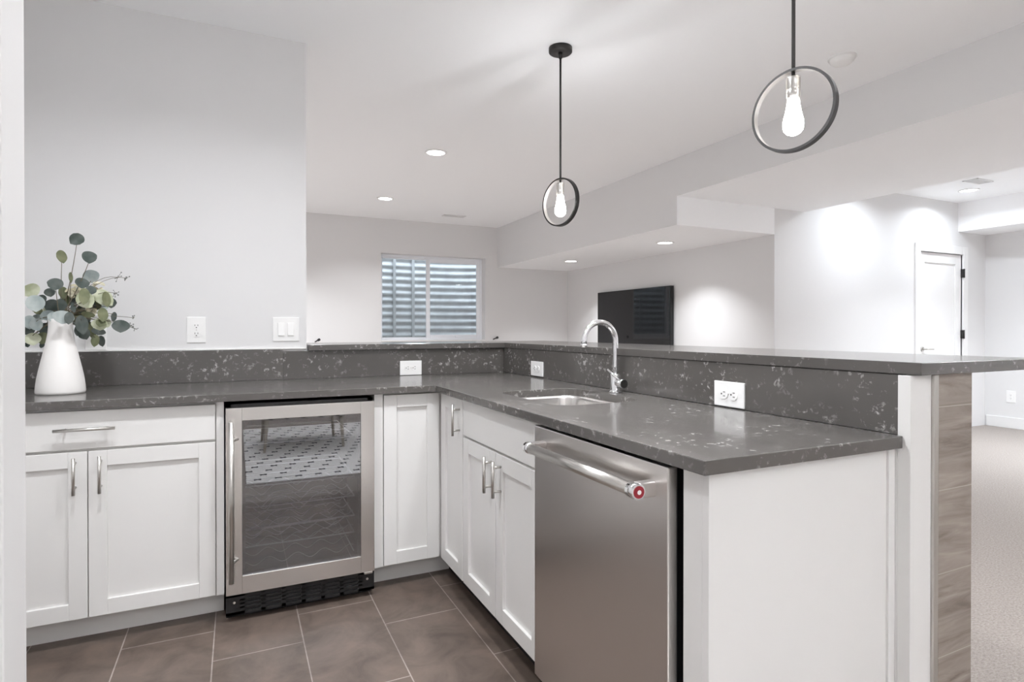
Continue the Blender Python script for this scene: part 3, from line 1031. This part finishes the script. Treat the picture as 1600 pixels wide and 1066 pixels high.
for u in (-.023, .023):
    b = MB(); lbox(b, T, u - .0165, u + .0165, -.033, .033, .005, .0075, .0006); r_ = b.build('rocker', 'plate', sw)
    b = MB()
    p = [T(u - .014, -.031, .0135), T(u + .014, -.031, .0135), T(u + .014, .031, .008), T(u - .014, .031, .008), T(u - .014, -.031, .007), T(u + .014, -.031, .007), T(u + .014, .031, .007), T(u - .014, .031, .007)]
    for q in ((0, 1, 2, 3), (4, 5, 1, 0), (5, 6, 2, 1), (6, 7, 3, 2), (7, 4, 0, 3)): b.quad(*[p[i] for i in q])
    b.build('paddle', 'plate', r_)

# ================================================================== TELEVISION
tv = thing('television', 'large black flat television hung on the grey wall beyond the bar', 'television', (XT, 6.14, .83))
MB().box(XT - .062, XT - .015, 5.372, 6.898, .832, 1.690, .003).build('casing', 'black', tv)
MB().box(XT - .064, XT - .062, 5.380, 6.890, .842, 1.683).build('screen', 'tvblack', tv)
MB().box(XT - .015, XT, 5.9, 6.4, 1.1, 1.4).build('wall_mount', 'black', tv)

# small pegs seen low on the far wall
for x, z, lb in ((.905, 1.035, 'tiny dark peg low on the far wall at its left end above the bar'), (3.395, 1.05, 'tiny dark peg low on the far wall just right of the window')):
    b = MB(); b.cyl((x, YF, z - .02), (x + .03, YF - .05, z), .008, n=10); b.cyl((x + .03, YF - .05, z), (x + .045, YF - .07, z + .01), .017, n=12)
    tag(b.build('wall_peg', 'black', loc=(x, YF, z)), lb, 'peg')

# ================================================================== VASE + EUCALYPTUS
VX, VY = -.641, 2.885
prof = [(.030, .914), (.076, .914), (.081, .917), (.0825, .925), (.081, .945), (.0775, .975), (.072, 1.005), (.0655, 1.037), (.059, 1.067), (.0525, 1.097), (.0465, 1.127), (.042, 1.155), (.0395, 1.18), (.0395, 1.198), (.041, 1.212),
        (.0385, 1.213), (.0365, 1.198), (.0365, 1.178), (.040, 1.15), (.05, 1.09), (.066, 1.00), (.074, .93), (.001, .925)]
o = MB().lathe(prof, VX, VY, 64).build('vase', 'ceramic', loc=(VX, VY, .914))
tag(o, 'tall tapered matt white ceramic vase on the left end of the worktop', 'vase')

pl = thing('eucalyptus_bouquet', 'bouquet of round eucalyptus leaves standing in the white vase', 'plant', (VX, VY, 1.2))
stems = MB()
def at_px(zx, zy, Y):       # coordinates of my enlarged crop of the photograph
    return proj_xy(20 + zx / 3.809, 350 + zy / 3.809, Y)
def leaf(b, c, r, aspect, nrm, roll, curl=.18, vein=True):
    n = 20
    nrm = nrm.normalized()
    a = nrm.cross(Vector((0, 0, 1)))
    a = a.normalized() if a.length > .1 else Vector((1, 0, 0))
    u = nrm.cross(a)
    ca, sa = math.cos(roll), math.sin(roll)
    A = a * ca + u * sa; U = -a * sa + u * ca
    mid = b.bm.verts.new(c - nrm * r * curl * .5)
    m2 = []
    for i in range(n):
        t = 2 * PI * i / n
        x, y = math.cos(t) * r * aspect, math.sin(t) * r
        x *= 1 + random.uniform(-.05, .05)
        if y > 0: x *= 1 - .22 * (y / r) ** 2
        if i == n // 4: y *= 1.09
        off = nrm * (curl * (x * x) / r - .15 * curl * y)
        m2.append(b.bm.verts.new(c + A * x + U * y + off))
    m1 = []
    for i in range(n):
        t = 2 * PI * i / n
        x, y = math.cos(t) * r * aspect * .5, math.sin(t) * r * .5
        m1.append(b.bm.verts.new(c + A * x + U * y + nrm * (curl * x * x / r - .25 * curl * r * (1 - abs(math.cos(t))))))
    for i in range(n):
        j = (i + 1) % n
        f = b.bm.faces.new([mid, m1[i], m1[j]]); f.smooth = True
        f = b.bm.faces.new([m1[i], m2[i], m2[j], m1[j]]); f.smooth = True
LEAF = [  # zx, zy, rx, ry, kind, dy
 (380, 92, 40, 36, 'd', 0), (291, 194, 29, 35, 'o', .02), (453, 198, 44, 34, 'd', -.02), (463, 312, 48, 36, 'g', .03), (255, 358, 44, 32, 'd', -.03), (410, 352, 42, 30, 'd', -.02),
 (112, 395, 42, 40, 'p', .03), (133, 472, 50, 42, 'g', -.04), (235, 490, 45, 38, 'd', .02), (290, 485, 30, 36, 'd', -.01), (425, 430, 31, 45, 'o', -.05), (432, 452, 50, 46, 'p', -.035),
 (540, 440, 54, 54, 'p', 0), (557, 448, 26, 42, 'o', -.012), (585, 470, 32, 28, 'd', .03), (298, 555, 58, 34, 'g', -.06), (335, 560, 25, 32, 'd', -.065), (535, 540, 32, 38, 'o', -.04),
 (602, 553, 18, 28, 'd', .02), (642, 608, 52, 34, 'd', -.02), (520, 597, 46, 32, 'p', -.03), (522, 590, 30, 20, 'o', -.04), (410, 600, 36, 50, 'd', -.03), (422, 652, 36, 34, 'd', 0),
 (490, 695, 25, 33, 'o', .02), (528, 697, 22, 32, 'd', .03), (190, 625, 34, 34, 'd', .05), (178, 680, 38, 32, 'o', .04), (118, 685, 44, 33, 'p', .02), (173, 722, 14, 16, 'd', .04),
 (139, 600, 36, 32, 'g', 0), (100, 585, 36, 36, 'g', .03), (465, 395, 30, 25, 'd', -.03), (512, 640, 42, 20, 'd', .02), (490, 490, 34, 24, 'o', .03), (208, 545, 44, 28, 'g', .01),
 (360, 500, 14, 26, 'd', -.03), (445, 540, 40, 16, 'o', -.01), (440, 560, 18, 30, 'd', .01), (300, 410, 26, 34, 'o', .02), (85, 720, 16, 14, 'd', .05), (345, 318, 12, 30, 'o', 0), (275, 520, 36, 24, 'd', .02),
 (385, 560, 22, 34, 'o', .02), (395, 630, 26, 36, 'd', .02), (95, 630, 34, 30, 'd', .05), (455, 610, 24, 30, 'o', .03), (330, 455, 22, 34, 'o', .03), (385, 420, 26, 36, 'p', .03), (240, 555, 30, 26, 'g', -.02),
 (565, 590, 20, 24, 'p', .03), (150, 560, 30, 20, 'g', .04), (500, 450, 26, 30, 'o', .04), (475, 650, 20, 26, 'o', .04)]
for _ in range(34):
    a_ = random.uniform(0, 2 * PI); q_ = random.uniform(.25, 1)
    LEAF.append((350 + 215 * q_ * math.cos(a_), 520 + 110 * q_ * math.sin(a_) - 25, random.uniform(20, 34), random.uniform(20, 32), random.choice('doodpg'), random.uniform(.02, .07)))
kinds = {'d': 'leaf_dark', 'g': 'leaf_grey', 'o': 'leaf_olive', 'p': 'leaf_pale'}
LB = {k: MB() for k in kinds}
root = Vector((VX, VY, 1.17))
sprigs = []
mouth = Vector((VX, VY, 1.208))
for i, (zx, zy, rx, ry, k, dy) in enumerate(LEAF):
    Y = min(VY + dy * 1.5, 3.15)
    c = at_px(zx, zy, Y)
    ppm = 3.809 * F_PX / 2.32
    r_v = ry / ppm; r_h = rx / ppm / 1.22
    view = (Vector((0, 0, EYE)) - c).normalized()
    nrm = view + Vector((random.uniform(-.3, .3), random.uniform(-.1, .3), random.uniform(-.1, .45)))
    leaf(LB[k], c, r_v * 1.12, r_h / r_v, nrm, random.uniform(-.25, .25) if abs(rx - ry) > 5 else random.uniform(-.8, .8), random.choice((.12, .2, .3)))
    # stalk towards the mouth, arching
    base = mouth + Vector((random.uniform(-.02, .02), random.uniform(-.02, .02), 0))
    cb_ = c - Vector((0, 0, r_v * .8 if zy < 520 else -r_v * .6))
    if i % 2 == 0 or zy < 330:
        h = max(0.0, cb_.z - base.z)
        midp = (base + cb_) * .5 + Vector((0, 0, .03 if zy > 400 else 0.0))
        if zy < 330: midp.x = base.x * .35 + cb_.x * .65
        pts = []
        for s in range(9):
            t = s / 8
            pts.append(base * (1 - t) ** 2 + midp * 2 * t * (1 - t) + cb_ * t * t)
        stems.tube([Vector((VX, VY, 1.10))] + pts, .0013, 6, radii=[.0021] + [.0021 - .0009 * s / 8 for s in range(9)])
# bud sprays
for zx, zy, n, Y in ((625, 318, 6, VY), (680, 322, 9, VY), (612, 412, 8, VY), (722, 560, 5, VY + .02), (705, 605, 7, VY), (730, 625, 4, VY)):
    buds = MB()
    e = at_px(zx, zy, Y)
    pts = []
    base = mouth + Vector((.01, 0, 0)); mid = Vector(((base.x + e.x) / 2, Y, max(base.z, e.z) + .02))
    for s in range(9):
        t = s / 8; pts.append(base * (1 - t) ** 2 + mid * 2 * t * (1 - t) + e * t * t)
    stems.tube(pts, .001, 6)
    for _ in range(n):
        p = e + Vector((random.gauss(0, .008), random.gauss(0, .008), random.gauss(0, .008)))
        buds.tube([e, p], .0006, 5, mi=1)
        q = bmesh.new(); bmesh.ops.create_icosphere(q, subdivisions=1, radius=random.uniform(.002, .0035)); buds.take(q, mtx=Matrix.Translation(p), smooth=True)
    buds.build('bud_spray', ['berry', 'stem'], pl)
so_ = stems.build('stems', 'stem', pl)
for k, lb in (('d', 'dark grey green leaves'), ('g', 'pale blue grey leaves'), ('o', 'olive green leaves'), ('p', 'pale cream green leaves')):
    o = LB[k].build('leaves', kinds[k], pl, recalc=False); o['label'] = lb
# cream blooms in the middle
for zx, zy, R in ((350, 410, 30), (505, 378, 34), (470, 520, 30), (375, 390, 26)):
    c = at_px(zx, zy, VY + .02); b = MB()
    for i in range(14):
        a = random.uniform(0, 2 * PI); rr = R / 1490 * random.uniform(.2, 1)
        leaf(b, c + Vector((math.cos(a) * rr, random.uniform(-.01, .01), math.sin(a) * rr)), .011, .6, Vector((math.cos(a) * .6, -1, math.sin(a) * .6 + .3)), a, .4)
    o = b.build('bloom', 'cream', pl, recalc=False); o['label'] = 'loose cream coloured bloom'

# ================================================================== THINGS SEEN ONLY AS REFLECTIONS
rg = thing('patterned_rug', 'pale rug with rows of short dark dashes, reflected in the fridge glass', 'rug', (.9, -.6, 0))
MB().box(.06, 1.42, -2.3, .325, .0, .010, .003).build('rug_pile', 'rug', rg)
ch = thing('lounge_chair', 'striped lounge chair on pale wooden legs, reflected in the fridge glass', 'chair', (.55, -1.15, 0))
for x, y in ((.23, -.80), (.95, -.80), (.23, -1.45), (.95, -1.45)):
    b = MB(); b.cyl((x, y, .0112), (x + (.02 if x < .5 else -.02), y - .0, .32), .012, .02, n=16); b.build('leg', 'palewood', ch)
MB().box(.18, 1.0, -1.52, -.74, .32, .46, .04, seg=4).build('seat', 'stripe', ch)
MB().box(.18, 1.0, -1.62, -1.48, .40, .86, .04, seg=4).build('backrest', 'stripe', ch)
